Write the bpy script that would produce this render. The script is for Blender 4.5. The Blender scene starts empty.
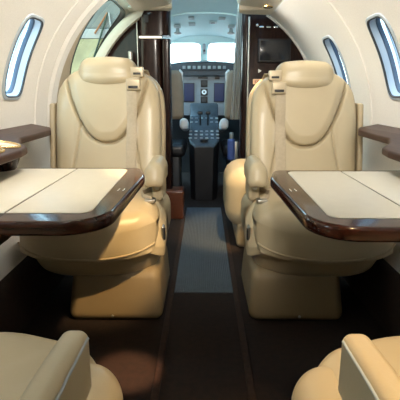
import bpy, bmesh, math, random
from mathutils import Vector, Matrix
random.seed(4)
C = bpy.context.scene.collection
R = math.radians
S = bpy.context.scene

# ------------------------------------------------------------------ materials
def mat(name, col, rough=.5, metal=0., coat=0., var=.0, vscale=20., bump=0., bscale=200., stretch=None, col2=None, sheen=0., spec=.5):
    m = bpy.data.materials.new(name); m.use_nodes = True
    nt = m.node_tree; b = nt.nodes['Principled BSDF']
    b.inputs['Base Color'].default_value = (*col, 1)
    b.inputs['Roughness'].default_value = rough
    b.inputs['Metallic'].default_value = metal
    b.inputs['Coat Weight'].default_value = coat
    b.inputs['Coat Roughness'].default_value = .04
    b.inputs['Specular IOR Level'].default_value = spec
    if sheen: b.inputs['Sheen Weight'].default_value = sheen
    tc = nt.nodes.new('ShaderNodeTexCoord'); mp = nt.nodes.new('ShaderNodeMapping')
    nt.links.new(tc.outputs['Object'], mp.inputs['Vector'])
    if stretch: mp.inputs['Scale'].default_value = stretch
    n = nt.nodes.new('ShaderNodeTexNoise'); n.inputs['Scale'].default_value = vscale; n.inputs['Detail'].default_value = 5
    nt.links.new(mp.outputs[0], n.inputs['Vector'])
    r = nt.nodes.new('ShaderNodeValToRGB')
    c2 = col2 or tuple(max(0, c*(1-var)) for c in col)
    r.color_ramp.elements[0].position = .35; r.color_ramp.elements[1].position = .68
    r.color_ramp.elements[0].color = (*c2, 1); r.color_ramp.elements[1].color = (*col, 1)
    nt.links.new(n.outputs['Fac'], r.inputs['Fac']); nt.links.new(r.outputs['Color'], b.inputs['Base Color'])
    if bump:
        n2 = nt.nodes.new('ShaderNodeTexNoise'); n2.inputs['Scale'].default_value = bscale; n2.inputs['Detail'].default_value = 3
        nt.links.new(mp.outputs[0], n2.inputs['Vector'])
        bp = nt.nodes.new('ShaderNodeBump'); bp.inputs['Strength'].default_value = bump; bp.inputs['Distance'].default_value = .002
        nt.links.new(n2.outputs['Fac'], bp.inputs['Height']); nt.links.new(bp.outputs[0], b.inputs['Normal'])
    return m

def emis(name, col, s):
    m = bpy.data.materials.new(name); m.use_nodes = True
    b = m.node_tree.nodes['Principled BSDF']
    b.inputs['Base Color'].default_value = (*col, 1)
    b.inputs['Emission Color'].default_value = (*col, 1); b.inputs['Emission Strength'].default_value = s
    return m

def glass(name, tint=(1, 1, 1), g=.06):
    m = bpy.data.materials.new(name); m.use_nodes = True
    nt = m.node_tree; nt.nodes.remove(nt.nodes['Principled BSDF'])
    t = nt.nodes.new('ShaderNodeBsdfTransparent'); t.inputs[0].default_value = (*tint, 1)
    gl = nt.nodes.new('ShaderNodeBsdfGlossy'); gl.inputs['Roughness'].default_value = .02
    mx = nt.nodes.new('ShaderNodeMixShader'); mx.inputs[0].default_value = g
    nt.links.new(t.outputs[0], mx.inputs[1]); nt.links.new(gl.outputs[0], mx.inputs[2])
    nt.links.new(mx.outputs[0], nt.nodes['Material Output'].inputs['Surface'])
    return m

M = {}
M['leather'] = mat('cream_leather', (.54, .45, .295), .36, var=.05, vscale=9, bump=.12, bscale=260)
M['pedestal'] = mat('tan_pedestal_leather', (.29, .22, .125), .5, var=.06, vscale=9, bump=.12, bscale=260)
M['leather_shell'] = mat('tan_shell_leather', (.48, .39, .25), .45, var=.06, vscale=9, bump=.12, bscale=260)
M['inlay'] = mat('table_leather', (.76, .725, .635), .34, var=.03, vscale=30, bump=.1, bscale=400)
M['wall'] = mat('cream_liner', (.82, .80, .765), .75, var=.06, vscale=160, bump=.25, bscale=220)
M['panel'] = mat('white_side_panel', (.80, .80, .77), .6, var=.02)
M['ceil'] = mat('headliner', (.74, .69, .58), .8, var=.04, vscale=60)
M['jamb'] = mat('tan_jamb', (.50, .42, .30), .6, var=.05)
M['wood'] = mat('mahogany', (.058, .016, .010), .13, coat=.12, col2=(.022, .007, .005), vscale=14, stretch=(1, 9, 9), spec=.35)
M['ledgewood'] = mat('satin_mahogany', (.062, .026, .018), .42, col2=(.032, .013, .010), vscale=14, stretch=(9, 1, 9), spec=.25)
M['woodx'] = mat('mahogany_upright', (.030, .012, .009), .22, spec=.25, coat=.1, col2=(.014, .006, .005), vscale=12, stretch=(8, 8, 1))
M['redwood'] = mat('red_mahogany', (.13, .04, .018), .3, coat=.2, col2=(.10, .03, .014), vscale=14, stretch=(1, 6, 6))
M['carpet'] = mat('dark_brown_carpet', (.022, .010, .006), .95, col2=(.012, .006, .004), vscale=45, bump=.6, bscale=500)
M['carpet_edge'] = mat('brown_carpet_edge', (.045, .022, .013), .95, var=.4, vscale=60, bump=.5, bscale=500)
M['runner'] = mat('grey_runner', (.11, .135, .165), .36, var=.15, vscale=40)
M['chrome'] = mat('chrome', (.75, .75, .75), .16, 1.)
M['steel'] = mat('brushed_steel', (.5, .5, .48), .35, 1.)
M['gold'] = mat('gold_trim', (.85, .62, .30), .25, 1.)
M['belt'] = mat('belt_webbing', (.52, .435, .31), .8, var=.1, vscale=90, bump=.3, bscale=400)
M['buckle'] = mat('buckle', (.55, .46, .32), .35, .3)
M['black'] = mat('black_plastic', (.012, .012, .014), .4)
M['dark'] = mat('dark_grey', (.035, .038, .042), .5)
M['screen'] = mat('screen_glass', (.010, .012, .018), .12)
M['framew'] = mat('window_frame_sky_tint', (.44, .51, .58), .35, var=.02)  # blue-grey puts the sky's reflection in the reveals into the frame colour
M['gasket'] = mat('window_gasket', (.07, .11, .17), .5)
M['glass'] = glass('window_glass')
M['tint'] = glass('dimming_glass', (.33, .29, .215))  # shade put into the pane colour: dims and warms the hangar daylight
M['cock'] = mat('cockpit_liner_sky_tint', (.68, .90, .92), .6, var=.03, vscale=30)  # cyan of the sky light is put into the white liner's colour
M['cockgrey'] = mat('cockpit_panel_grey', (.30, .35, .40), .5, var=.08)
M['cockdark'] = mat('cockpit_dark_grey', (.045, .058, .075), .5, var=.15, vscale=40)
M['pedtop'] = mat('pedestal_grey', (.075, .10, .125), .45, var=.2, vscale=50)
M['vent'] = mat('vent_grey', (.42, .50, .51), .6)
M['disp'] = emis('display_blue', (.012, .018, .06), .5)
M['dispw'] = emis('display_white', (.6, .7, .75), .35)
M['white'] = mat('white_fleece', (.78, .80, .80), .9, bump=.5, bscale=300)
M['pseat'] = mat('pilot_seat_tan', (.30, .24, .17), .6, var=.1)
M['curtain'] = mat('curtain_cloth', (.74, .70, .63), .85, var=.08, vscale=50)
_nt = M['curtain'].node_tree; _tr = _nt.nodes.new('ShaderNodeBsdfTranslucent'); _tr.inputs[0].default_value = (.62, .60, .56, 1)
_mx = _nt.nodes.new('ShaderNodeMixShader'); _mx.inputs[0].default_value = .45
_nt.links.new(_nt.nodes['Principled BSDF'].outputs[0], _mx.inputs[1]); _nt.links.new(_tr.outputs[0], _mx.inputs[2])
_nt.links.new(_mx.outputs[0], _nt.nodes['Material Output'].inputs['Surface'])
M['blue'] = mat('blue_paint', (.06, .10, .30), .35)
M['yellow'] = mat('hangar_yellow', (.62, .56, .36), .7, col2=(.40, .37, .25), vscale=3)
M['hgrey'] = mat('hangar_grey', (.30, .34, .37), .6, var=.2, vscale=2)
M['hlight'] = mat('hangar_pale_grey', (.52, .56, .62), .6)
M['orange'] = mat('rust_orange', (.45, .16, .06), .6)
M['green'] = mat('dark_green', (.03, .08, .07), .6)
M['exit'] = emis('exit_plate', (.75, .45, .25), .35)
M['redtxt'] = mat('red_lettering', (.30, .03, .02), .5)
M['lens'] = emis('lamp_lens', (1., .9, .7), 1.2)  # emission worn by the galley shelf edge as its highlight

# ------------------------------------------------------------------ mesh helpers
class MB:
    def __init__(s): s.v = []; s.f = []
    def add(s, vs, fs, T=None):
        o = len(s.v)
        s.v += [tuple(T @ Vector(p)) if T else tuple(p) for p in vs]
        s.f += [tuple(i+o for i in f) for f in fs]; return s
    def build(s, name, m, parent=None, angle=38, loc=None, merge=1e-5):
        me = bpy.data.meshes.new(name); me.from_pydata(s.v, [], s.f)
        bm = bmesh.new(); bm.from_mesh(me)
        bmesh.ops.remove_doubles(bm, verts=bm.verts, dist=merge)
        bmesh.ops.recalc_face_normals(bm, faces=bm.faces)
        bm.to_mesh(me); bm.free()
        for p in me.polygons: p.use_smooth = True
        me.set_sharp_from_angle(angle=R(angle))
        me.materials.append(M[m])
        o = bpy.data.objects.new(name, me); C.objects.link(o)
        if parent: o.parent = parent
        if loc: o.location = loc
        return o

def softbox(size, r, c=(0, 0, 0), n=6, k=5, fn=None):
    h = [s/2 for s in size]; r = min(r, *h)
    axes = []
    for a in range(3):
        L = []
        for i in range(k+1): L.append((-(h[a]-r), math.tan(R(-45+45*i/k))))
        if h[a]-r > 1e-6:
            for i in range(1, n): L.append((-(h[a]-r)+2*(h[a]-r)*i/n, 0.))
            L.append((h[a]-r, 0.))
        for i in range(1, k+1): L.append((h[a]-r, math.tan(R(45*i/k))))
        axes.append(L)
    vs, fs, idx = [], [], {}
    def vert(key, inner, off):
        if key in idx: return idx[key]
        d = Vector(off).normalized()*r
        p = Vector(inner)+d
        q = (p.x, p.y, p.z)
        if fn: q = fn(*q)
        idx[key] = len(vs); vs.append((q[0]+c[0], q[1]+c[1], q[2]+c[2])); return idx[key]
    for a in range(3):
        b, d = (a+1) % 3, (a+2) % 3
        for sgn in (0, 1):
            ia = 0 if sgn == 0 else len(axes[a])-1
            g = []
            for i in range(len(axes[b])):
                row = []
                for j in range(len(axes[d])):
                    key = [0]*3; key[a] = ia; key[b] = i; key[d] = j
                    inn = [0]*3; off = [0]*3
                    for ax in range(3): inn[ax], off[ax] = axes[ax][key[ax]]
                    row.append(vert(tuple(key), inn, off))
                g.append(row)
            for i in range(len(g)-1):
                for j in range(len(g[0])-1):
                    q = (g[i][j], g[i+1][j], g[i+1][j+1], g[i][j+1])
                    fs.append(q if sgn else q[::-1])
    return vs, fs

def loft(rings, closed=True, caps=True):
    n = len(rings[0]); vs = [p for r in rings for p in r]; fs = []
    m = n if closed else n-1
    for i in range(len(rings)-1):
        for j in range(m):
            fs.append((i*n+j, i*n+(j+1) % n, (i+1)*n+(j+1) % n, (i+1)*n+j))
    if caps and closed:
        fs.append(tuple(range(n))[::-1]); fs.append(tuple(range((len(rings)-1)*n, len(rings)*n)))
    return vs, fs

def tube(path, r, n=10):
    P = [Vector(p) for p in path]; rings = []
    rr = r if isinstance(r, (list, tuple)) else [r]*len(P)
    t0 = (P[1]-P[0]).normalized(); up = Vector((0, 0, 1)) if abs(t0.z) < .9 else Vector((1, 0, 0))
    for i, p in enumerate(P):
        t = (P[min(i+1, len(P)-1)]-P[max(i-1, 0)]).normalized()
        a = t.cross(up).normalized(); b = t.cross(a)
        rings.append([tuple(p+(a*math.cos(2*math.pi*j/n)+b*math.sin(2*math.pi*j/n))*rr[i]) for j in range(n)])
    return loft(rings)

def ribbon(path, w, t, side=(1, 0, 0)):
    """flat strap: path of points, width along side, thickness t."""
    P = [Vector(p) for p in path]; sd = Vector(side); rings = []
    for i, p in enumerate(P):
        d = (P[min(i+1, len(P)-1)]-P[max(i-1, 0)]).normalized()
        nn = d.cross(sd).normalized(); s2 = nn.cross(d).normalized()
        rings.append([tuple(p+s2*a*w/2+nn*b*t/2) for a, b in ((-1, -.4), (-.9, -1), (.9, -1), (1, -.4), (1, .4), (.9, 1), (-.9, 1), (-1, .4))])
    return loft(rings)

def rounded_poly(pts, rad, seg=8):
    out = []; n = len(pts)
    for i in range(n):
        p0, p1, p2 = Vector(pts[i-1]), Vector(pts[i]), Vector(pts[(i+1) % n])
        r = rad[i]
        if r <= 0: out.append(tuple(p1)); continue
        a = (p0-p1).normalized(); b = (p2-p1).normalized()
        ang = a.angle(b); d = r/math.tan(ang/2)
        c = p1+(a+b).normalized()*(r/math.sin(ang/2))
        s = p1+a*d-c; e = p1+b*d-c
        a0 = math.atan2(s.y, s.x); a1 = math.atan2(e.y, e.x); da = (a1-a0+math.pi) % (2*math.pi)-math.pi
        for k in range(seg+1):
            t = a0+da*k/seg; out.append((c.x+r*math.cos(t), c.y+r*math.sin(t)))
    return out

def offset_poly(pts, d):
    n = len(pts); out = []
    area = sum(pts[i-1][0]*pts[i][1]-pts[i][0]*pts[i-1][1] for i in range(n)); sg = 1 if area > 0 else -1
    for i in range(n):
        p0, p1, p2 = Vector(pts[i-1]), Vector(pts[i]), Vector(pts[(i+1) % n])
        e1 = (p1-p0).normalized(); e2 = (p2-p1).normalized()
        n1 = Vector((-e1.y, e1.x))*sg; n2 = Vector((-e2.y, e2.x))*sg
        m = (n1+n2).normalized(); k = max(.35, m.dot(n1))
        q = p1+m*d/k; out.append((q.x, q.y))
    return out

def slab(poly, z0, z1, bev=.006, seg=4, plane='xy'):
    """prism of a 2-D outline with rounded upper and lower edges."""
    rings = []
    def put(pl, h):
        rings.append([(p[0], p[1], h) if plane == 'xy' else (p[0], h, p[1]) for p in pl])
    for i in range(seg+1):
        a = math.pi/2*i/seg; put(offset_poly(poly, bev*(1-math.sin(a))), z0+bev*(1-math.cos(a)))
    for i in range(seg+1):
        a = math.pi/2*i/seg; put(offset_poly(poly, bev*(1-math.cos(a))), z1-bev*(1-math.sin(a)))
    return loft(rings)

def box(x0, x1, y0, y1, z0, z1, r=.004, n=1, k=2, fn=None):
    return softbox((x1-x0, y1-y0, z1-z0), r, ((x0+x1)/2, (y0+y1)/2, (z0+z1)/2), n, k, fn)

def cyl(c, r, h, axis='z', n=24, bev=.002, r2=None):
    r2 = r if r2 is None else r2
    prof = [(max(r-bev, 1e-4), 0), (r, bev), (r2, h-bev), (max(r2-bev, 1e-4), h)]
    rings = []
    for rr, hh in prof:
        ring = []
        for j in range(n):
            a = 2*math.pi*j/n; u, v = rr*math.cos(a), rr*math.sin(a)
            p = {'z': (u, v, hh), 'y': (u, hh, v), 'x': (hh, u, v)}[axis]
            ring.append((p[0]+c[0], p[1]+c[1], p[2]+c[2]))
        rings.append(ring)
    return loft(rings)

def ring(c, r, t, axis='z', n=32, m=10):
    rings = []
    for j in range(n):
        a = 2*math.pi*j/n; rr = []
        for i in range(m):
            b = 2*math.pi*i/m; q = r+t*math.cos(b); u, v, h = q*math.cos(a), q*math.sin(a), t*math.sin(b)
            p = {'z': (u, v, h), 'y': (u, h, v), 'x': (h, u, v)}[axis]
            rr.append((p[0]+c[0], p[1]+c[1], p[2]+c[2]))
        rings.append(rr)
    rings.append(rings[0]); return loft(rings, caps=False)

def interp(tab, z):
    """smooth (monotone cubic) table lookup"""
    if z <= tab[0][0]: return tab[0][1]
    if z >= tab[-1][0]: return tab[-1][1]
    for i in range(len(tab)-1):
        if z <= tab[i+1][0]:
            x0, y0 = tab[i]; x1, y1 = tab[i+1]; h = x1-x0; s = (y1-y0)/h
            def slope(k):
                if k == 0 or k == len(tab)-1:
                    j = min(k, len(tab)-2); return (tab[j+1][1]-tab[j][1])/(tab[j+1][0]-tab[j][0])
                a = (tab[k][1]-tab[k-1][1])/(tab[k][0]-tab[k-1][0]); b = (tab[k+1][1]-tab[k][1])/(tab[k+1][0]-tab[k][0])
                return 0 if a*b <= 0 else 2*a*b/(a+b)
            m0, m1 = slope(i), slope(i+1); t = (z-x0)/h
            return (2*t**3-3*t*t+1)*y0+(t**3-2*t*t+t)*h*m0+(-2*t**3+3*t*t)*y1+(t**3-t*t)*h*m1

def empty(name, loc=(0, 0, 0), rz=0, label=None, cat=None, group=None):
    o = bpy.data.objects.new(name, None); C.objects.link(o); o.location = loc; o.rotation_euler = (0, 0, rz)
    o.empty_display_size = .05
    tag(o, label, cat, group); return o
def tag(o, label=None, cat=None, group=None, kind=None):
    if label: o['label'] = label
    if cat: o['category'] = cat
    if group: o['group'] = group
    if kind: o['kind'] = kind
    return o
def structure(o, label=None): o['kind'] = 'structure'; (label and tag(o, label)); return o

# ------------------------------------------------------------------ cabin shell
RC, ZC = .84, .74
TH1 = .992
def W(sd, y, th, off=0.):
    r = RC+off
    return (sd*r*math.sin(th) if False else sd*r*math.cos(th), y, ZC+r*math.sin(th))

def patch(surf, a0, a1, b0, b1, hole, na=16, nb=24, rings=6):
    """curved rectangular patch with a rounded-rectangle hole; hole = (ac, bc, ha, hb, shear, power)."""
    ac, bc, ha, hb, sh, pw = hole
    out = []
    for i in range(na): out.append((a0+(a1-a0)*i/na, b0))
    for i in range(nb): out.append((a1, b0+(b1-b0)*i/nb))
    for i in range(na): out.append((a1-(a1-a0)*i/na, b1))
    for i in range(nb): out.append((a0, b1-(b1-b0)*i/nb))
    hol = []
    for a, b in out:
        db = (b-bc)/hb; da = (a-ac-sh*(b-bc))/ha
        m = (abs(da)**pw+abs(db)**pw)**(1/pw)
        da /= m; db /= m
        hol.append((ac+da*ha+sh*db*hb, bc+db*hb))
    rr = []
    for k in range(rings+1):
        t = k/rings; rr.append([surf(h[0]+(o[0]-h[0])*t, h[1]+(o[1]-h[1])*t) for h, o in zip(hol, out)])
    return loft(rr, caps=False)

def hole_ring(hole, sc, n=72):
    ac, bc, ha, hb, sh, pw = hole; out = []
    for i in range(n):
        t = 2*math.pi*i/n; c, s = math.cos(t), math.sin(t)
        m = (abs(c)**pw+abs(s)**pw)**(1/pw); da, db = c/m, s/m
        out.append((ac+da*(ha+sc)+sh*db*hb, bc+db*(hb+sc*1.15)))
    return out

def grid(surf, a0, a1, b0, b1, na, nb):
    return loft([[surf(a0+(a1-a0)*i/na, b0+(b1-b0)*j/nb) for j in range(nb+1)] for i in range(na+1)], closed=False)

def side_wall(sd, ystart, yend, wins):
    mb = MB(); y = ystart
    f = lambda a, b: W(sd, a, b)
    for w in wins:
        s0, s1 = w-.26, w+.26
        if s0 > y+1e-4: mb.add(*grid(f, y, s0, 0, TH1, 6, 24))
        mb.add(*patch(f, s0, s1, 0, TH1, (w, .405, .095, .205, 0, 5.)))
        y = s1
    if yend > y: mb.add(*grid(f, y, yend, 0, TH1, 6, 24))
    # panel below the widest point
    prof = [(.84, .74), (.842, .66), (.835, .55), (.822, .42), (.79, .30), (.765, .225)]
    mb.add(*loft([[(sd*x, yy, z) for x, z in prof] for yy in (ystart, yend)], closed=False))
    return mb

YA = -1.2
wl = structure(side_wall(-1, YA, 2.42, [.52, 1.905]).build('wall_left', 'wall', angle=60), 'cream curved cabin side wall with windows on the left')
wr = structure(side_wall(1, YA, 3.3, [.52, 1.9, 2.6]).build('wall_right', 'wall', angle=60), 'cream curved cabin side wall with windows on the right')

def window(n, sd, yc, hole=None, Rb=None):
    h = hole or (yc, .405, .095, .205, 0, 5.)
    f = lambda a, b, off: W(sd, a, b, off)
    root = empty('window_%d' % n, W(sd, yc, .405)); structure(root)
    root.rotation_euler = (0, 0, 0)
    def sub(name, steps, m, cap=False):
        mb = MB(); rr = [[tuple(Vector(f(a, b, off))-root.location) for a, b in hole_ring(h, sc)] for sc, off in steps]
        vs, fs = loft(rr, caps=False)
        if cap: fs.append(tuple(range(len(rr[-1])*(len(rr)-1), len(rr[-1])*len(rr))))
        return mb.add(vs, fs).build(name, m, root, angle=30)
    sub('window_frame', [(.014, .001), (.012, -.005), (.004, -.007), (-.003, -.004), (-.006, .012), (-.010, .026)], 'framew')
    sub('trim_ring', [(.0015, -.0075), (-.001, -.0085), (-.0045, -.006), (-.0055, 0)], 'dark')
    sub('gasket', [(-.009, .025), (-.012, .026), (-.015, .030), (-.017, .042)], 'gasket')
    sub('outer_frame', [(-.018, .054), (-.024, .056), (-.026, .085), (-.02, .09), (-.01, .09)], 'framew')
    sub('window_pane', [(-.015, .044), (-.022, .044), (-.05, .044), (-.08, .044)], 'glass', True)
window(1, -1, 1.905); window(2, 1, 1.9); window(3, 1, 2.6); window(4, -1, .52); window(5, 1, .52)

# ceiling: valance panels on both sides and a raised centre channel
def ceil_prof(sd_l, sd_r):
    pl = [(-.458, 1.443), (-.43, 1.452), (-.36, 1.463), (-.27, 1.474), (-.235, 1.480), (-.218, 1.492), (-.212, 1.51), (-.21, 1.56), (-.17, 1.59), (0, 1.60)]
    return pl+[(-x, z) for x, z in pl[-2::-1]]
mb = MB()
ys = [YA, 0, 1, 2, 2.42, 3.0, 3.08]
mb.add(*loft([[(x, y, z) for x, z in ceil_prof(0, 0)] for y in ys], closed=False))
ce = structure(mb.build('ceiling', 'ceil', angle=50), 'cream headliner along the top of the cabin')
# rounded front ends of the valances
def valance_end(sd, name, xin):
    pts = rounded_poly([(sd*.56, 3.07), (sd*xin, 3.07), (sd*xin, 3.23), (sd*.56, 3.28)], [0, 0, .10, 0], 12)
    o = MB().add(*slab(pts, 1.462 if sd < 0 else 1.447, 1.56, .014)).build(name, 'ceil')
    structure(o, 'cream end of the headliner panel above the bulkhead')
valance_end(-1, 'trim_1', .215); valance_end(1, 'trim_2', .225)

# floor, aisle, side kick panels
fl = structure(MB().add(*box(-.80, .80, YA, 5.25, -.03, 0, .002)).build('floor', 'carpet'), 'dark brown carpeted cabin floor')
for sd, nm in ((-1, 'left'), (1, 'right')):
    prof = [(.775, .24), (.752, .226), (.735, .19), (.715, .05), (.72, -.002), (.80, -.002), (.80, .24)]
    b_ = MB().add(*loft([[(sd*x, y, z) for x, z in prof] for y in (YA, 3.3)])).build('baseboard_'+nm, 'carpet')
    structure(b_)
for i, sd in enumerate((-1, 1)):
    tk = MB().add(*box(sd*.152-.012, sd*.152+.012, .3, 3.25, -.002, .010, .004)).build('trim_%d' % (3+i), 'carpet_edge')
    structure(tk, 'brown carpeted floor track along the aisle')
# back wall of the cabin behind the camera
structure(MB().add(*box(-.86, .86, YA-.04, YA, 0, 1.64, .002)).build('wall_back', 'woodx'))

# ------------------------------------------------------------------ aisle runner
rn = MB()
secs = []
NX = 56
for y in (1.90, 1.905, 2.3, 2.9, 3.45):
    pr = []
    for i in range(NX+1):
        x = -.139+.278*i/NX; pr.append((x, y, .0065+.0016*math.cos(i*math.pi)))
    pr += [(.139, y, .0005), (-.139, y, .0005)]
    secs.append(pr)
rn.add(*loft(secs))
tag(rn.build('floor_runner', 'runner', angle=20), 'ribbed grey runner mat lying along the aisle floor', 'mat')

# ------------------------------------------------------------------ seats
HW = [(.34, .225), (.45, .245), (.60, .256), (.78, .257), (.87, .253), (.93, .243), (.97, .224), (1.005, .192), (1.030, .150), (1.046, .085), (1.05, .004)]
def lean(z): return .44+.20*(z-.45)
def crease(g, s): return math.exp(-(g/s)**2)
def back_loft(sc, ymid, df, db, disp, ztop=1.05, nu=120, zs=1.0, zoff=0.):
    rings = []
    zz = [.34+.60*i/104 for i in range(105)]+[.94+.11*math.sin(math.pi/2*i/26) for i in range(1, 27)]
    for z in zz:
        hw = interp(HW, z)*sc
        top = max(0., (z-.96)/.09); round_ = math.sqrt(max(0.02, 1-min(1, top)**2.4))
        bot = min(1., .4+(z-.34)/.05)
        ring_ = []
        for i in range(nu+1):
            v = -1+2*i/nu; u = math.copysign(abs(math.sin(math.pi/2*v)), v)*.35+v*.65
            e = (1-abs(u)**4.5)**(1/3.) if abs(u) < 1 else 0
            x = u*hw
            d = df*e*round_*bot+(disp(x, z, e) if disp else 0)*e*round_
            ring_.append((x, lean(z)+ymid-d, z+zoff))
        for i in range(1, 24):
            v = 1-2*i/24; u = v
            e = (1-abs(u)**4)**(1/3.)
            ring_.append((u*hw, lean(z)+ymid+db*e*round_, z+zoff))
        rings.append(ring_)
    return loft(rings)

def shield(x, z, e):
    """padded shield panel and the stitched creases on the front of the backrest"""
    t = (z-.692)/.305
    q = (abs(x)/.198)
    G = t-q**2.5; gx = 2.5*q**1.5/.198; gz = 1/.305
    d = G/math.hypot(gx, gz)
    top = 1-max(0, min(1, (z-.975)/.03))
    bulge = .020*max(0, min(1, d/.05))**.6 if d > 0 else 0
    r = (bulge-.026*crease(d, .0062))*top + bulge*(1-top)
    # lower diagonal seams and side bolsters
    xs = .118+.065*max(0, (.80-z))/.35
    if z < .80: r -= .010*crease(abs(x)-xs, .005)*min(1, (.80-z)/.03)
    r += .016*max(0, min(1, (abs(x)-.155)/.07))*(1-max(0, min(1, (z-.85)/.1)))
    r += .006*crease(z-.55, .07)
    return r

def front_surface(x, z):
    hw = interp(HW, z); u = min(.999, abs(x/hw)); e = (1-u**4.5)**(1/3.)
    top = max(0., (z-.96)/.09); round_ = math.sqrt(max(0.02, 1-min(1, top)**2.4))
    return lean(z)+.02-(.075*e*round_+shield(x, z, e)*e*round_)

def make_seat(a, loc, rz, label, deployed, ax=.27):
    """a = local x direction of the aisle (+1 / -1); seat faces local -y."""
    t = empty('cabin_seat', loc, rz, label, 'seat', 'club seats of the cabin')
    # pedestal
    def bf(x, y, z):
        k = (z+.105)/.21
        return (x*(1-.09*k)+a*.098, y*(1-.10*k)+(.035*k if y < 0 else .02*k)+.0, z)
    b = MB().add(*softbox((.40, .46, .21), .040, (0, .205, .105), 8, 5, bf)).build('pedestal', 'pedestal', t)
    MB().add(*cyl((a*.10-.01*a, -.0285, .030), .006, .006, 'y', 12)).build('screw', 'steel', b)
    # pan
    def pf(x, y, z):
        k = max(0., (z+.150)/.30)
        tz = z
        fr = max(0, min(1, (y+.27)/.22))
        if k > .35: tz = z-(0 if deployed else 1)*(1-fr*fr*(3-2*fr))*.12*(k-.35)/.65
        s = .80+.20*min(1, k/.55)**.7
        yy = y+(.06*(1-min(1, k/.5))**1.5 if y < 0 else -.02)
        # slightly rounder front in plan
        yy += (.035 if deployed else .085)*(abs(x)/.3)**3.2 if y < 0 else 0
        if k > .5 and not deployed: tz -= .045*max(0, min(1.2, (abs(x)-.225)/.075))**2*(1-fr*.5)
        if not deployed and x*a < 0: s *= .945
        return (x*s, yy, tz)
    MB().add(*softbox((.624 if deployed else .600, .55, .30), .055, (0, .245, .315), 16, 6, pf)).build('seat_pan', 'leather_shell' if False else 'leather', t)
    # cushion
    def cf(x, y, z):
        f = max(0., -y/.30)
        dz = max(0., -z-.0225); de = .070-math.sqrt(max(0, .070**2-min(dz, .0699)**2))
        x *= 1+.75*de/(.28-de); y = y*(1+.75*de/(.30-de))
        yy = y+.085*(abs(x)/.27)**2.6*f
        zz = z
        if z > 0: zz += .018*(1-(x/.27)**2)*(1-(y/.3)**2)
        if y < 0 and z < .02: zz -= .03*f*(abs(x)/.27)**2*(-1) 
        # soft wrinkles in the leather
        w = 0
        for k, (px, py, ang, ln) in enumerate(((-.10, -.12, 1.0, .13), (-.16, -.1, 1.1, .12), (.02, -.17, .95, .10), (.12, -.15, 2.0, .12), (.19, -.05, 1.9, .1))):
            dx, dy = x*-a-px, y-py
            al = dx*math.cos(ang)+dy*math.sin(ang); ac = -dx*math.sin(ang)+dy*math.cos(ang)
            w += crease(ac, .007)*crease(al, ln)
        if z > .03: zz -= .0055*w
        if y < -.2: yy += .003*math.sin(x*37+1.3)*math.sin(z*16)
        return (x, yy, zz)
    c = MB().add(*softbox((.560, .60, .185), .070, (-a*.006, .195, .380), 26, 7, cf)).build('seat_cushion', 'leather', t)
    # piping round the bottom of the cushion front
    pp = []
    for i in range(41):
        x = -.274+.548*i/40; q = abs(x)/.28
        pp.append((x-a*.006, -.103+.085*q**2.6+.028*q**8, .306+.03*q**2*.9+.01*q**8))
    MB().add(*tube(pp, .0042, 8)).build('piping', 'leather_shell', c)
    # backrest
    bk = MB().add(*back_loft(1., .02, .075, .07, shield)).build('backrest', 'leather', t, angle=60)
    MB().add(*back_loft(1.055, .085, .055, .06, None, zoff=-.004)).build('back_shell', 'leather_shell', t, angle=60)
    # headrest
    def hf(x, y, z):
        return (x*(1-.05*(z/.065)), y+.20*z+.03*(x/.145)**2*(1 if y < 0 else .2), z+.012*(1-(x/.145)**2)*(1 if z > 0 else -.75))
    MB().add(*softbox((.282, .12, .112), .046, (.004*a, lean(1.03)-.042, 1.022), 14, 7, hf)).build('headrest', 'leather', t)
    # shoulder belt
    p = []
    x0 = a*.128
    for i in range(34):
        s = i/33; z = .975-.475*s
        x = x0-a*.012*s
        p.append((x, min(front_surface(x, z+dz)-.0*abs(dz) for dz in (-.04, -.03, -.02, -.01, 0, .01, .02, .03, .04))-.008, z))
    top = [(a*.170, lean(1.0)+.075, 1.004), (a*.166, lean(1.02)+.030, 1.030), (a*.155, lean(1.02)-.025, 1.030), (a*.142, lean(1.0)-.062, 1.003)]
    sb = MB().add(*ribbon(top+p, .048, .005)).build('shoulder_belt', 'belt', t, angle=50)
    zb = .962; yb = front_surface(a*.135, .955)-.020
    MBk = MB().add(*softbox((.066, .030, .052), .007, (a*.136, yb-.004, zb+.000), 2, 3))
    bu = MBk.build('buckle', 'buckle', sb)
    MB().add(*softbox((.044, .006, .012), .002, (a*.136, yb-.0185, zb-.012), 1, 2)).build('slot', 'black', bu)
    b2 = MB().add(*softbox((.060, .028, .046), .006, (a*.150, lean(1.01)-.066, 1.020), 2, 3)).build('strap_guide', 'buckle', sb)
    MB().add(*softbox((.036, .005, .010), .002, (a*.150, lean(1.01)-.0800, 1.012), 1, 2)).build('slot', 'black', b2)
    # aisle armrest
    if deployed:
        def af(x, y, z):
            k = max(0, -y/.21)
            return (x, y, z-.012*k*k*(1 if z > 0 else .3))
        ar = MB().add(*softbox((.040, .42, .11), .015, (a*ax, .345, .556), 10, 5, af)).build('armrest', 'leather', t)
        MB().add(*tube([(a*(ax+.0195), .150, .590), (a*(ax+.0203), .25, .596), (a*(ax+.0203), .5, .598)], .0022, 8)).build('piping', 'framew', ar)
    else:
        def af(x, y, z):
            return (x, y+.30*z, z-.012*(x/.04)**2)
        ar = MB().add(*softbox((.086, .26, .108), .038, (a*.250, .305, .582), 8, 6, af)).build('armrest', 'leather', t)
        MB().add(*softbox((.050, .18, .10), .018, (a*.258, .34, .50), 4, 4)).build('arm_support', 'leather_shell', ar)
        MB().add(*cyl((a*.258, .242, .515), .012, .02, 'y', 16)).build('arm_button', 'steel', ar)
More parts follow.
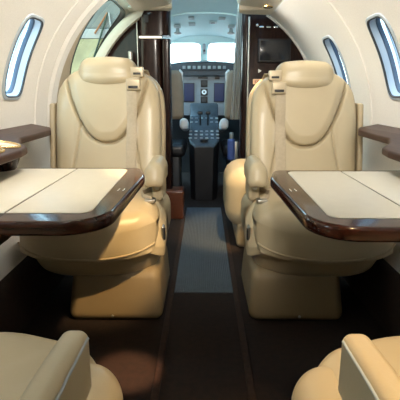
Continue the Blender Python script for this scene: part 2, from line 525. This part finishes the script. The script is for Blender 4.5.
    # outboard armrest, folded upright against the wall side of the back
    MB().add(*softbox((.026, .09, .42), .011, (-a*.272, .50, .665), 4, 4, lambda x, y, z: (x, y+.2*z, z))).build('side_wing', 'leather_shell', t)
    # lap belt on the aisle side
    lb = MB().add(*ribbon([(a*.235, .40, .49), (a*.215, .32, .478), (a*.19, .25, .482), (a*.20, .19, .476), (a*.235, .16, .472)], .040, .004, (0, .5, 1))).build('lap_belt', 'belt', t)
    MB().add(*softbox((.045, .05, .016), .005, (a*.235, .165, .476), 2, 3)).build('buckle', 'steel', lb)
    # recline handle on the side of the pan
    hd = MB().add(*softbox((.010, .050, .075), .004, (a*.291, .13, .335), 2, 3)).build('recline_plate', 'steel', t)
    MB().add(*softbox((.006, .030, .048), .003, (a*.297, .13, .335), 2, 3)).build('recline_lever', 'black', hd)
    return t

make_seat(1, (-.466, 1.65, 0), 0, 'cream leather seat facing aft behind the left table', False)
_r = make_seat(-1, (.484, 1.65, 0), 0, 'cream leather seat facing aft behind the right table', False)
for o in _r.children:
    if o.name.split('.')[0] in ('backrest', 'back_shell', 'headrest', 'shoulder_belt'): o.location.z -= .017
make_seat(-1, (-.450, .70, 0), math.pi, 'cream seat corner with armrest in the lower left foreground, facing forward', True, .266)
make_seat(1, (.461, .695, 0), math.pi, 'cream seat corner with armrest in the lower right foreground, facing forward', True, .246)

# ------------------------------------------------------------------ tables
def make_table(sd, near, far, inner, label):
    t = empty('folding_table', (sd*.5, (near+far)/2, .66), 0, label, 'table', 'fold-out cabin tables')
    ox, oy = sd*.5, (near+far)/2
    L = lambda pts: [(sd*x-ox, y-oy) for x, y in pts]
    out = rounded_poly([Vector(p) for p in L([(.80, near), (inner+.006, near), (inner-.008, far-.14), (inner+.024, far), (.80, far)])], [0, .11, .25, .04, 0], 12)
    MB().add(*slab(out, -.034, 0, .011, 5)).build('table_top', 'wood', t, angle=30)
    seam = .455 if sd < 0 else .475
    g = .0026
    leafi = rounded_poly([Vector(p) for p in L([(seam-g, near+.068), (inner+.055, near+.068), (inner+.065, far-.04), (seam-g, far-.04)])], [0, .03, .03, 0], 8)
    leafo = L([(.795, near+.068), (seam+g, near+.068), (seam+g, far-.04), (.795, far-.04)])
    MB().add(*slab(leafi, -.004, .0022, .0015, 2)).build('leather_inlay', 'inlay', t, angle=30)
    MB().add(*slab([Vector(p) for p in leafo], -.004, .0022, .0015, 2)).build('leather_inlay', 'inlay', t, angle=30)
    # hinge line through the wooden border
    MB().add(*box(sd*seam-ox-.0012, sd*seam-ox+.0012, near-oy+.004, near-oy+.066, -.002, .0008, .0004)).build('hinge_line', 'black', t)
    for q in (0, 1):
        MB().add(*softbox((.005, .030, .002), .0012, (0, 0, 0), 1, 2)).build('metal_mark', 'chrome', t, loc=(sd*(inner+.022+.014*q)-ox, 1.20-oy, .0004))
    MB().add(*loft([[(sd*(seam+.03)-ox+dx, near-oy+.012+dy*1.0, z) for dx, dy in ((-w, 0), (w, 0), (w, l), (-w, l))] for w, l, z in ((.03, .40, -.03), (.026, .30, -.05), (.010, .10, -.078))])).build('hinge_bracket', 'wood', t)
    return t
make_table(-1, .885, 1.575, .205, 'glossy mahogany table with warm cream inlay, left of the aisle')
make_table(1, .850, 1.53, .222, 'glossy mahogany table with pale cream inlay, right of the aisle')

# ------------------------------------------------------------------ side ledges with cup holders
def make_ledge(sd, label, cat_label):
    t = empty('side_ledge', (sd*.72, 1.6, .745), 0, label, 'ledge', 'wooden side ledges')
    ox, oy = sd*.72, 1.6
    def tilt(v): return [(x, y, z+.030+.16*(sd*(x+ox)-.80)) for x, y, z in v]
    pl = [(.836, 2.12), (.735, 2.10), (.700, 2.0), (.700, 1.66), (.66, 1.56), (.61, 1.50), (.60, 1.42), (.60, 1.24), (.66, 1.14), (.70, 1.0), (.70, .6), (.836, .6)]
    pts = rounded_poly([Vector((sd*x-ox, y-oy)) for x, y in pl], [0, .02, .05, .1, .1, .05, .05, .06, .1, .1, 0, 0], 6)
    v, f = slab(pts, -.026, 0, .008, 4); MB().add(tilt(v), f).build('ledge_board', 'ledgewood', t, angle=30)
    cy = 1.46 if sd < 0 else 1.22
    cx = sd*.675-ox
    # cup holder body below the board
    MB().add(*cyl((cx+sd*.01, cy-oy, -.074), .045, .05, 'z', 28, .006, .06)).build('cup_holder_body', 'woodx', t)
    for q, (dy, r) in enumerate(((0, .050), (-.12, .048))):
        v, f = cyl((cx, cy+dy-oy, -.003), r-.006, .0045, 'z', 28, .0008); MB().add(tilt(v), f).build('cup_well', 'inlay', t)
        v, f = ring((cx, cy+dy-oy, .002), r, .005); MB().add(tilt(v), f).build('cup_rim', 'gold', t)
make_ledge(-1, 'dark wooden ledge with gold-rimmed cup holder on the left wall', '')
make_ledge(1, 'dark wooden ledge with cup holder on the right wall', '')

# ------------------------------------------------------------------ left entry door
D = (2.95, .56, .27, .37, .52, 5.)
RD = .045
fd = lambda a, b: W(-1, a, b, RD)
mb = MB().add(*patch(fd, 2.40, 3.75, 0.0, 1.02, (3.02, .60, .31, .33, -.30, 6.)))
dr = empty('door_1', (-.8, 2.9, .8)); structure(dr, 'tan entry door frame with a tall opening to the hangar')
mb.v = [tuple(Vector(v)-dr.location) for v in mb.v]
mb.build('door_panel', 'jamb', dr, angle=60)
hd_ = (3.02, .60, .31, .33, -.30, 6.)
def dsub(name, steps, m, cap=False):
    rr = [[tuple(Vector(W(-1, a, b, off))-dr.location) for a, b in hole_ring(hd_, sc)] for sc, off in steps]
    vs, fs = loft(rr, caps=False)
    if cap: fs.append(tuple(range(72*(len(rr)-1), 72*len(rr))))
    MB().add(vs, fs).build(name, m, dr, angle=30)
dsub('door_gasket', [(.004, RD-.002), (0, RD-.006), (-.012, RD+.004), (-.014, RD+.03)], 'black')
dsub('door_pane', [(-.012, RD+.02), (-.05, RD+.02), (-.12, RD+.02)], 'tint', True)
# lower door body
MB().add(*[( [tuple(Vector(p)-dr.location) for p in v], f) for v, f in [loft([[(-x, y, z) for x, z in ((.885, .74), (.88, .5), (.84, .25), (.75, -.02))] for y in (2.40, 3.3)], closed=False)]][0]).build('door_step', 'jamb', dr)
# liner arch closing the wall at the door (thickness of the side wall)
mb = MB()
for y0, y1, ro, ri in ((2.35, 2.435, .08, -.020),):
    rings = []
    for y, r in ((y0, 0.), (y0, ri), (y1, ri), (y1, ro)):
        rings.append([W(-1, y, -.05+1.07*j/28, r) for j in range(29)])
    mb.add(*loft(rings, closed=False))
structure(mb.build('trim_5', 'wall', angle=40), 'cream arch edging the entry door opening')
# forward door post next to the galley
rings = []
for y, r in ((3.19, .022), (3.17, .018), (3.165, .0), (3.175, -.028), (3.212, -.032), (3.214, .04)):
    rings.append([W(-1, y, .05+1.05*j/28, r) for j in range(29)])
structure(MB().add(*loft(rings, closed=False)).build('trim_6', 'ceil', angle=40), 'cream post between the entry door and the dark cabinet')

for i_, (sd, yy) in enumerate(((-1, 2.18), (1, 2.22))):
    rings = []
    for y, r in ((yy-.010, .002), (yy-.006, -.006), (yy+.006, -.006), (yy+.010, .002)):
        rings.append([W(sd, y, .0+.99*j/28, r) for j in range(29)])
    structure(MB().add(*loft(rings, closed=False)).build('trim_%d' % (11+i_), 'wall', angle=60), 'slim cream bead over a joint of the wall lining')
# right liner edge at the bulkhead
rings = []
for y, r in ((3.30, .0), (3.30, -.010), (3.275, -.010), (3.27, .0)):
    rings.append([W(1, y, -.05+1.07*j/28, r) for j in range(29)])
structure(MB().add(*loft(rings, closed=False)).build('trim_7', 'wall', angle=40))

# ------------------------------------------------------------------ bulkheads
def section(x_in, sd, r, ztop, zbot=0.0):
    """outline of a cabin cross-section from the aisle edge to the fuselage side."""
    pts = [(sd*x_in, zbot), (sd*x_in, ztop)]
    th = math.asin(min(1, (ztop-ZC)/r))
    for i in range(19): 
        a = th*(1-i/18); pts.append((sd*r*math.cos(a), ZC+r*math.sin(a)))
    pts.append((sd*.74, zbot)); return pts
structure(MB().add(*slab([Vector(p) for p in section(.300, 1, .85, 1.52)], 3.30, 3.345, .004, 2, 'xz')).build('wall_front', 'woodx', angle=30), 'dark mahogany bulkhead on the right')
# rounded end of the bulkhead at the aisle
mb = MB().add(*loft([[(.302-.034*math.cos(a), 3.345-.062*math.sin(a)*1.0, z) for a in [math.pi*i/14-.0 for i in range(15)] ] for z in (0, 1.58)], closed=True))
structure(mb.build('trim_8', 'woodx'), 'rounded mahogany post at the right side of the cockpit doorway')
structure(MB().add(*tube([(.318, 3.285, .1), (.318, 3.285, 1.44)], .007, 10)).build('trim_9', 'steel'))

# galley cabinet, left of the aisle
g = empty('galley_cabinet', (-.5, 3.3, 0), 0, 'tall dark mahogany cabinet left of the cockpit doorway', 'cabinet')
GO = Vector((-.5, 3.3, 0))
def gl(v): return [tuple(Vector(p)-GO) for p in v]
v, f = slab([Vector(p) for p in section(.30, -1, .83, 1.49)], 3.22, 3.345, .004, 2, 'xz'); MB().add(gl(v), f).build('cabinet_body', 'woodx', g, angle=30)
# bowed upper door, lower door
def bow(z0, z1, x0, x1, y, d, nm):
    rr = []
    for z in (z0, z0+.004, z1-.004, z1):
        k = .004 if z in (z0, z1) else 0
        row = [(x0+(x1-x0)*i/16, y-d*math.sqrt(max(0, 1-(2*i/16-1)**4))+k, z) for i in range(17)]
        rr.append(row+[(x1, 3.30, z), (x0, 3.30, z)])
    v, f = loft(rr); return MB().add(gl(v), f).build(nm, 'woodx', g, angle=35)
up = bow(1.305, 1.486, -.452, -.238, 3.215, .05, 'cabinet_door')
lo = bow(.20, 1.285, -.452, -.300, 3.215, .03, 'cabinet_door')
pl_ = bow(.0, 1.285, -.296, -.238, 3.215, .03, 'end_post')
v, f = softbox((.155, .03, .012), .004, (-.37, 3.165, 1.292), 2, 2); MB().add(gl(v), f).build('shelf_edge_glow', 'lens', g)  # edge glows by emission, in place of a bright highlight along it
v, f = tube([(-.466, 3.205, .3), (-.466, 3.205, 1.475)], .005, 10); MB().add(gl(v), f).build('chrome_trim', 'steel', g)
v, f = tube([(-.515, 3.19, 1.13), (-.515, 3.19, 1.20), (-.515, 3.19, 1.206)], [.016, .018, .012], 14); MB().add(gl(v), f).build('grab_knob', 'steel', g)
v, f = softbox((.03, .012, .05), .004, (-.395, 3.155, 1.41), 1, 2); MB().add(gl(v), f).build('latch', 'dark', g)
v, f = box(-.285, -.15, 3.12, 3.30, 0, .22, .015, 2, 3); MB().add(gl(v), f).build('plinth', 'redwood', g)

# monitor on the right bulkhead
mo = empty('wall_monitor', (.503, 3.29, 1.214), 0, 'black flat monitor set into the right mahogany bulkhead', 'monitor')
MB().add(*box(-.116, .116, -.012, .012, -.080, .080, .006)).build('bezel', 'black', mo)
MB().add(*box(-.104, .104, -.0145, -.010, -.068, .068, .002)).build('screen', 'screen', mo)

# switches on the bulkhead
sw = empty('switch_strip', (.455, 3.285, 1.372), 0, 'row of three small bright switches above the wall monitor', 'switch')
for q in (-.05, 0, .05):
    MB().add(*softbox((.034, .012, .012), .004, (q, 0, 0), 1, 2)).build('switch', 'chrome', sw)
kn = tag(MB().add(*cyl((.375, 3.287, 1.385), .009, .014, 'y', 16)).build('coat_hook', 'chrome'), 'small chrome hook at the left of the switch strip', 'hook')
# small lit EXIT plate
ex = empty('exit_sign', (.395, 3.288, 1.0), 0, 'small orange EXIT plate on the dark bulkhead', 'sign')
MB().add(*box(-.04, .04, -.006, .006, -.018, .018, .003)).build('sign_plate', 'exit', ex)
cu = bpy.data.curves.new('lettering', 'FONT'); cu.body = 'EXIT'; cu.size = .028; cu.align_x = 'CENTER'; cu.align_y = 'CENTER'; cu.extrude = .001
t0 = bpy.data.objects.new('tmp', cu); C.objects.link(t0); bpy.context.view_layer.update()
tm = bpy.data.meshes.new_from_object(t0.evaluated_get(bpy.context.evaluated_depsgraph_get())); bpy.data.objects.remove(t0)
tx = bpy.data.objects.new('lettering', tm); C.objects.link(tx); tx.parent = ex; tx.location = (0, -.008, 0); tx.rotation_euler = (R(90), 0, 0)
tm.materials.clear(); tm.materials.append(M['redtxt'])
em = tag(MB().add(*cyl((.40, 3.288, 1.075), .016, .010, 'y', 3, .001)).build('wall_emblem', 'steel'), 'small triangular metal emblem above the exit plate', 'emblem')

# downlight in the right valance
dl = empty('downlight', (.405, 2.98, 1.452), 0, 'small round downlight in the right headliner panel', 'lamp')
MB().add(*ring((0, 0, 0), .026, .006)).build('lamp_ring', 'gold', dl)
MB().add(*cyl((0, 0, -.004), .020, .008, 'z', 20)).build('lamp_lens', 'steel', dl)

# side-facing seat ahead of the right seat
ss = empty('side_chair', (.44, 2.72, 0), 0, 'tan side-facing seat cushion just forward of the right seat', 'seat')
MB().add(*softbox((.62, .52, .38), .12, (0, .02, .305), 8, 8)).build('seat_cushion', 'leather', ss)
MB().add(*softbox((.48, .46, .16), .03, (0, .02, .08), 4, 4)).build('pedestal', 'leather_shell', ss)

# curtain at the cockpit doorway
rings = []
for z in [.72+.86*i/20 for i in range(21)]:
    k = (1.58-z)/.86; row = []
    x0, x1 = .243-.040*k, .285
    for i in range(41):
        s = i/40; row.append((x0+(x1-x0)*s, 3.42+.022*math.sin(s*4*2*math.pi)*(.7+.3*k), z))
    for i in range(40, -1, -1):
        s = i/40; row.append((x0+(x1-x0)*s, 3.424+.022*math.sin(s*4*2*math.pi)*(.7+.3*k), z))
    rings.append(row)
cn = MB().add(*loft(rings)).build('doorway_curtain', 'curtain', angle=60)
tag(cn, 'gathered beige curtain hanging at the right of the cockpit doorway', 'curtain')

# fire bottle by the doorway
fb = empty('fire_extinguisher', (.215, 3.44, .40), 0, 'small blue canister upright beside the cockpit doorway', 'fire extinguisher')
MB().add(*cyl((0, 0, 0), .030, .17, 'z', 20, .012)).build('canister', 'blue', fb)
MB().add(*cyl((0, 0, .168), .016, .05, 'z', 14, .004)).build('valve', 'steel', fb)
MB().add(*box(.0, .05, -.01, .03, -.02, .15, .004)).build('bracket', 'steel', fb)

# ------------------------------------------------------------------ cockpit
def cock_sec(y):
    k = (y-3.345)/(4.85-3.345); rx = .80-.16*k; top = 1.62-.15*k
    pts = []
    for i in range(33):
        a = math.pi*i/32; c, s = math.cos(a), math.sin(a)
        pts.append((rx*math.copysign(abs(c)**.75, c), y, .74+(top-.74)*abs(s)**.75))
    return [(rx*.9, y, 0), (rx, y, .5)]+pts+[(-rx, y, .5), (-rx*.9, y, 0)]
NSEC = 14
secs = [cock_sec(3.345+(4.85-3.345)*i/NSEC) for i in range(NSEC+1)]
v, f = loft(secs, closed=False)
npt = len(secs[0])
def is_win(fc):
    i, j = fc[0]//npt, fc[0] % npt
    return 6 <= i <= 12 and (4 <= j <= 10 or 25 <= j <= 31)
sh = MB().add(v, [q for q in f if not is_win(q)]).build('wall_cockpit', 'cock', angle=60)
structure(sh, 'pale cockpit liner with blue sky light in its colour')
for n_, rng in ((8, (4, 10)), (9, (25, 31))):
    pw = MB().add(v, [q for q in f if is_win(q) and rng[0] <= q[0] % npt <= rng[1]])
    used = sorted({i for q in pw.f for i in q}); mp_ = {i: k for k, i in enumerate(used)}
    pw.v = [pw.v[i] for i in used]; pw.f = [tuple(mp_[i] for i in q) for q in pw.f]
    structure(pw.build('window_%d' % n_, 'glass', angle=60))
# ceiling hoop across the cockpit
rr = []
for y, o in ((3.86, 0), (3.865, -.012), (3.895, -.012), (3.90, 0)):
    rr.append([(p[0]*(1+o*1.2), y, p[2]+o) for p in cock_sec(y)[2:-2]])
structure(MB().add(*loft(rr, closed=False)).build('trim_10', 'cock', angle=40))
# windshield wall
WY = 4.78
def fw(a, b): return (a, WY+.25*(1.22-b), b)
mb = MB()
mb.add(*patch(fw, -.62, 0, 1.02, 1.56, (-.262, 1.305, .229, .118, 0, 8.), 16, 16, 3))
mb.add(*patch(fw, 0, .62, 1.02, 1.56, (.262, 1.305, .229, .118, 0, 8.), 16, 16, 3))
structure(MB().add(*grid(fw, -.62, .62, .0, 1.02, 4, 4)).build('wall_bulkhead', 'dark', angle=40), 'dark firewall below the windshields')
structure(mb.build('wall_windshield', 'cock', angle=40), 'pale frame round the two cockpit windshields')
for i, sx in enumerate((-1, 1)):
    wroot = empty('window_%d' % (6+i), (sx*.262, WY, 1.305)); structure(wroot)
    h = (sx*.262, 1.305, .229, .118, 0, 8.)
    rr = [[tuple(Vector(fw(a, b))+Vector((0, dy, 0))-wroot.location) for a, b in hole_ring(h, sc)] for sc, dy in ((.01, -.002), (.008, -.010), (-.004, -.010), (-.008, .03))]
    MB().add(*loft(rr, caps=False)).build('window_frame', 'cock', wroot)
    rr = [[tuple(Vector(fw(a, b))+Vector((0, .02, 0))-wroot.location) for a, b in hole_ring(h, sc)] for sc in (-.002, -.03)]
    v, f = loft(rr, caps=False); f.append(tuple(range(72, 144)))
    MB().add(v, f).build('window_pane', 'glass', wroot)
# compass on the centre post
cm = empty('compass', (0, 4.70, 1.355), 0, 'small dark compass hanging on the windshield centre post', 'compass')
MB().add(*softbox((.030, .03, .10), .010, (0, 0, 0), 2, 3)).build('compass_body', 'cockgrey', cm)
MB().add(*cyl((0, -.02, -.02), .011, .006, 'y', 14)).build('compass_face', 'black', cm)

# instrument panel
ip = empty('instrument_panel', (0, 4.4, .7), 0, 'grey instrument panel with dark displays across the cockpit', 'instrument panel')
def il(p): return tuple(Vector(p)-Vector((0, 4.4, .7)))
def ibox(x0, x1, y0, y1, z0, z1, nm, m, par=None, r=.004):
    v, f = box(x0, x1, y0, y1, z0, z1, r); return MB().add([il(p) for p in v], f).build(nm, m, par or ip)
ibox(-.55, .55, 4.40, 4.66, .70, 1.10, 'panel_body', 'cockgrey')
# arched glareshield
rr = []
for y, dz in ((4.30, -.012), (4.31, 0), (4.62, .03), (4.66, .02)):
    top = [(-.58+1.16*i/24, y, 1.205+dz-.11*abs(-1+2*i/24)**2.6) for i in range(25)]
    rr.append([il(p) for p in top]+[il((.58, y, 1.08)), il((-.58, y, 1.08))])
MB().add(*loft(rr)).build('glareshield', 'cockdark', ip)
gp = ibox(-.24, .24, 4.285, 4.33, 1.125, 1.178, 'autopilot_panel', 'cockdark')
for i in range(9):
    x = -.19+.38*i/8
    ibox(x-.014, x+.014, 4.278, 4.29, 1.138, 1.165, 'button', 'vent' if i % 2 else 'cockgrey', gp, .002)
for sx in (-1, 1):
    d = ibox(sx*.147-.052, sx*.147+.052, 4.388, 4.41, .83, 1.012, 'display', 'black')
    ibox(sx*.147-.046, sx*.147+.046, 4.385, 4.39, .838, 1.004, 'screen', 'disp', d, .001)
    d = ibox(sx*.40-.08, sx*.40+.08, 4.388, 4.41, .83, 1.012, 'display', 'black')
    ibox(sx*.40-.072, sx*.40+.072, 4.385, 4.39, .838, 1.004, 'screen', 'disp', d, .001)
for i, zc in enumerate((1.005, .925, .85)):
    d = ibox(-.034, .034, 4.384, 4.41, zc-.033, zc+.033, 'gauge', 'black')
    v, f = cyl((0, 4.380, zc), .024, .006, 'y', 20); MB().add([il(p) for p in v], f).build('dial', 'dispw' if i == 1 else 'dark', d)
    if i == 1:
        v, f = cyl((0, 4.3785, zc), .010, .004, 'y', 14); MB().add([il(p) for p in v], f).build('dial_hub', 'black', d)
ibox(-.06, .035, 4.390, 4.41, 1.052, 1.066, 'nameplate', 'black', None, .002)
ibox(.105, .150, 4.390, 4.41, 1.046, 1.072, 'switch_block', 'black', None, .002)
# yokes
for sx in (-1, 1):
    yk = empty('control_yoke', (sx*.40, 4.16, .80), 0, 'dark control yoke in front of the %s pilot seat' % ('left' if sx < 0 else 'right'), 'yoke')
    MB().add(*tube([(-.13, 0, .09), (-.14, -.01, .02), (-.09, 0, -.03), (.09, 0, -.03), (.14, -.01, .02), (.13, 0, .09)], .014, 10)).build('handgrip', 'black', yk)
    MB().add(*tube([(0, 0, -.03), (0, .232, -.03)], .016, 10)).build('column', 'dark', yk)

# pedestal between the pilots
pd = empty('throttle_pedestal', (0, 4.0, .0), 0, 'dark grey throttle pedestal between the pilot seats', 'pedestal')
prof = [(4.36, .82), (4.30, .70), (4.10, .62), (3.78, .53), (3.68, .48)]
rr = []
for (y, z), w in zip(prof, (.136, .136, .136, .13, .08)):
    rr.append([(-w, y-4.0, z-.012), (-w+.012, y-4.0, z), (w-.012, y-4.0, z), (w, y-4.0, z-.012), (w*.9, y-4.0+.02, .003), (-w*.9, y-4.0+.02, .003)])
MB().add(*loft([[(x, y, z-(.008 if k in (1, 2) else .002)) for k, (x, y, z) in enumerate(r)] for r in rr])).build('pedestal_body', 'black', pd)
MB().add(*loft([[(r[0][0]*.99, r[0][1], r[0][2]-.002), (r[1][0], r[1][1], r[1][2]), (r[2][0], r[2][1], r[2][2]), (r[3][0]*.99, r[3][1], r[3][2]-.002), (r[2][0], r[2][1], r[2][2]-.012), (r[1][0], r[1][1], r[1][2]-.012)] for r in rr])).build('top_panel', 'pedtop', pd)
def onped(y):
    for (y0, z0), (y1, z1) in zip(prof, prof[1:]):
        if y1 <= y <= y0: return z0+(z1-z0)*(y-y0)/(y1-y0)
    return .5
for ri, y in enumerate((3.80, 3.88, 3.96, 4.17, 4.25)):
    for i in range(6):
        x = -.12+.24*i/5
        if abs(x) < .06 and ri == 3: continue
        MB().add(*softbox((.026, .03, .012), .003, (x, y-4.0, onped(y)+.002), 1, 2)).build('button', 'cockgrey' if (i+ri) % 3 else 'vent', pd)
for x in (-.035, .035):
    lv = MB().add(*tube([(x, .07, .63), (x, .03, .70), (x, .0, .735)], .008, 8)).build('throttle_lever', 'dark', pd)
    MB().add(*softbox((.045, .03, .03), .01, (x, -.005, .742), 1, 3)).build('lever_knob', 'black', lv)
MB().add(*cyl((0, -.25, .512), .034, .02, 'z', 20)).build('trim_knob', 'black', pd)

# pilot seats
for sx in (-1, 1):
    ps = empty('pilot_seat', (sx*.382, 3.85, -.0), 0, 'brown pilot seat back seen at the %s of the cockpit doorway' % ('left' if sx < 0 else 'right'), 'seat', 'pilot seats')
    MB().add(*softbox((.42, .11, .40), .04, (0, -.10, .90), 4, 5, lambda x, y, z: (x*(1-.10*max(0, z/.20)**2), y-.06*z, z))).build('backrest', 'pseat', ps)
    MB().add(*softbox((.44, .46, .12), .045, (0, .14, .43), 4, 5)).build('seat_cushion', 'black', ps)
    MB().add(*softbox((.34, .34, .38), .02, (0, .12, .19), 2, 3)).build('pedestal', 'dark', ps)
    MB().add(*softbox((.075, .30, .095), .034, (-sx*.208, .09, .640), 4, 5, lambda x, y, z: (x, y, z-.15*y))).build('armrest', 'white', ps)
    MB().add(*tube([(-sx*.19, -.10, .98), (-sx*.20, -.13, 1.08), (-sx*.18, -.10, 1.10)], .010, 8)).build('belt_guide', 'white', ps)

# ceiling fittings in the cockpit
def czt(x, y):
    k = (y-3.345)/(4.85-3.345); rx = .80-.16*k; top = 1.62-.15*k
    c = abs(x)/rx; c = c**(1/.75); s = math.sqrt(max(0, 1-c*c)); return .74+(top-.74)*s**.75
for x, y, w, l, lab in ((-.112, 4.02, .05, .035, 'pale grey air vent in the cockpit ceiling, left nearer one'), (-.112, 4.22, .06, .045, 'pale grey air vent in the cockpit ceiling, left farther one'), (.152, 4.02, .06, .035, 'pale grey air vent in the cockpit ceiling, on the right')):
    vt = tag(MB().add(*softbox((w, l*2, .012), .004, (0, 0, 0), 1, 2)).build('air_vent', 'vent', loc=(x, y, czt(x, y)-.006)), lab, 'vent', 'cockpit air vents')
    vt.rotation_euler = (R(-6), 0, 0)
sp = empty('speaker_grille', (.078, 4.15, czt(.078, 4.15)-.008), 0, 'square ceiling fitting with a dark slot in the cockpit', 'speaker')
MB().add(*softbox((.065, .09, .014), .005, (0, 0, 0), 1, 3)).build('grille_frame', 'vent', sp)
MB().add(*softbox((.034, .04, .016), .003, (0, 0, -.003), 1, 2)).build('slot', 'black', sp)
for sx in (-1, 1):
    x, y = sx*.245, 4.25
    z = czt(x, y)
    ml = empty('map_lamp', (x, y, z-.01), 0, 'small swivel map lamp on the %s of the cockpit ceiling' % ('left' if sx < 0 else 'right'), 'lamp', 'cockpit map lamps')
    MB().add(*softbox((.06, .10, .02), .008, (0, -.05, 0), 2, 3)).build('lamp_base', 'vent', ml)
    MB().add(*cyl((0, 0, -.05), .020, .045, 'z', 18, .004, .014)).build('lamp_head', 'vent', ml)
    MB().add(*ring((0, 0, -.052), .026, .008)).build('lamp_ring', 'steel', ml)

# ------------------------------------------------------------------ hangar seen through the entry door
hw_ = empty('hangar_wall', (-2.2, 9.0, -1.2), 0, 'yellow and grey hangar wall seen through the entry door', 'wall')
MB().add(*box(-2.5, 1.3, 0, .12, 0, 3.13, .01)).build('yellow_cladding', 'yellow', hw_)
MB().add(*box(-2.5, 1.3, 0, .12, 3.14, 3.32, .01)).build('pale_band', 'hlight', hw_)
MB().add(*box(-2.5, 1.3, 0, .12, 3.33, 5.2, .01)).build('grey_cladding', 'hgrey', hw_)
for p0, p1, m, nm in (((.345, -.05, 3.60), (.073, -.05, 3.22), 'orange', 'orange_brace'), ((.345, -.05, 3.60), (.01, -.05, 2.70), 'green', 'green_brace'), ((.37, -.05, 3.60), (.43, -.05, 3.0), 'hlight', 'pale_brace')):
    MB().add(*tube([p0, p1], .018, 8)).build(nm, m, hw_)

# ------------------------------------------------------------------ light
w = bpy.data.worlds.new('world'); S.world = w; w.use_nodes = True
nt = w.node_tree; bg = nt.nodes['Background']
tc = nt.nodes.new('ShaderNodeTexCoord'); sx_ = nt.nodes.new('ShaderNodeSeparateXYZ'); nt.links.new(tc.outputs['Generated'], sx_.inputs[0])
def ramp(stops):
    r = nt.nodes.new('ShaderNodeValToRGB'); e = r.color_ramp.elements
    e[0].position, e[0].color = stops[0][0], (*stops[0][1], 1); e[1].position, e[1].color = stops[-1][0], (*stops[-1][1], 1)
    for p, c in stops[1:-1]: q = e.new(p); q.color = (*c, 1)
    return r
mr = nt.nodes.new('ShaderNodeMapRange'); mr.inputs['From Min'].default_value = -1; mr.inputs['From Max'].default_value = 1
nt.links.new(sx_.outputs['Z'], mr.inputs['Value'])
ra = ramp([(0, (.22, .24, .25)), (.47, (.32, .36, .38)), (.52, (.90, 1.10, 1.12)), (.62, (.62, 1., 1.12)), (1, (.2, .5, .85))])
rb = ramp([(0, (.02, .03, .04)), (.47, (.04, .05, .06)), (.50, (.085, .10, .105)), (.535, (.060, .080, .095)), (.60, (.020, .042, .075)), (1, (.010, .03, .07))])
nt.links.new(mr.outputs[0], ra.inputs['Fac']); nt.links.new(mr.outputs[0], rb.inputs['Fac'])
mx_ = nt.nodes.new('ShaderNodeMapRange'); mx_.interpolation_type = 'SMOOTHSTEP'; mx_.inputs['From Min'].default_value = .15; mx_.inputs['From Max'].default_value = .42
nt.links.new(sx_.outputs['X'], mx_.inputs['Value'])
mc = nt.nodes.new('ShaderNodeMix'); mc.data_type = 'RGBA'
nt.links.new(mx_.outputs[0], mc.inputs[0]); nt.links.new(ra.outputs[0], mc.inputs[6]); nt.links.new(rb.outputs[0], mc.inputs[7])
nt.links.new(mc.outputs[2], bg.inputs['Color']); bg.inputs['Strength'].default_value = 11.0

def area(name, loc, rot, sx, sy, p, col, spread=180):
    l = bpy.data.lights.new(name, 'AREA'); l.shape = 'RECTANGLE'; l.size = sx; l.size_y = sy; l.energy = p; l.color = col; l.spread = R(spread)
    o = bpy.data.objects.new(name, l); C.objects.link(o); o.location = loc; o.rotation_euler = tuple(R(a) for a in rot); return o
warm = (1., .93, .80)
area('valance_light_left', (-.38, 1.55, 1.45), (0, 42, 0), .05, 2.95, 9, warm, 110)
area('valance_light_right', (.38, 1.55, 1.45), (0, -42, 0), .05, 2.95, 9, warm, 110)
area('seat_front_fill', (0, .1, 1.56), (72, 0, 0), .30, .12, 5.0, (1., .93, .82), 58)  # added fill above the camera, without a fixture, to brighten the seat fronts
def spot(name, loc, rot, p, ang, col, rad=.02):
    l = bpy.data.lights.new(name, 'SPOT'); l.energy = p; l.spot_size = R(ang); l.spot_blend = .7; l.color = col; l.shadow_soft_size = rad
    o = bpy.data.objects.new(name, l); C.objects.link(o); o.location = loc; o.rotation_euler = tuple(R(a) for a in rot); return o
amber = (1., .66, .30)
def aim(name, loc, tgt, p, ang, col):
    o = spot(name, loc, (0, 0, 0), p, ang, col)
    o.rotation_euler = (Vector(tgt)-Vector(loc)).to_track_quat('-Z', 'Y').to_euler(); return o
aim('downlight_lamp', (.30, .98, 1.45), (-.27, 1.60, .45), 100, 21, amber)
aim('downlight_lamp', (.26, .80, 1.45), (-.26, 1.30, 0.), 260, 9, (1., .55, .28))
aim('downlight_lamp', (.24, 2.15, 1.46), (.20, 2.62, .45), 90, 34, amber)
aim('downlight_lamp', (.26, .50, 1.46), (.20, .62, .45), 34, 46, amber)
aim('downlight_lamp', (-.30, 1.25, 1.46), (-.50, 1.25, .66), 9, 62, (1., .80, .48))

# ------------------------------------------------------------------ camera
cam = bpy.data.cameras.new('camera'); co = bpy.data.objects.new('camera', cam); C.objects.link(co)
cam.sensor_width = 36; cam.lens = 435/400*36; cam.clip_start = .02
co.location = (0, 0, .93); co.rotation_euler = (R(90-14), 0, R(.53))
S.camera = co
S.view_settings.view_transform = 'Standard'; S.view_settings.look = 'None'; S.view_settings.gamma = 1; S.view_settings.use_curve_mapping = False
S.view_settings.exposure = 0.15
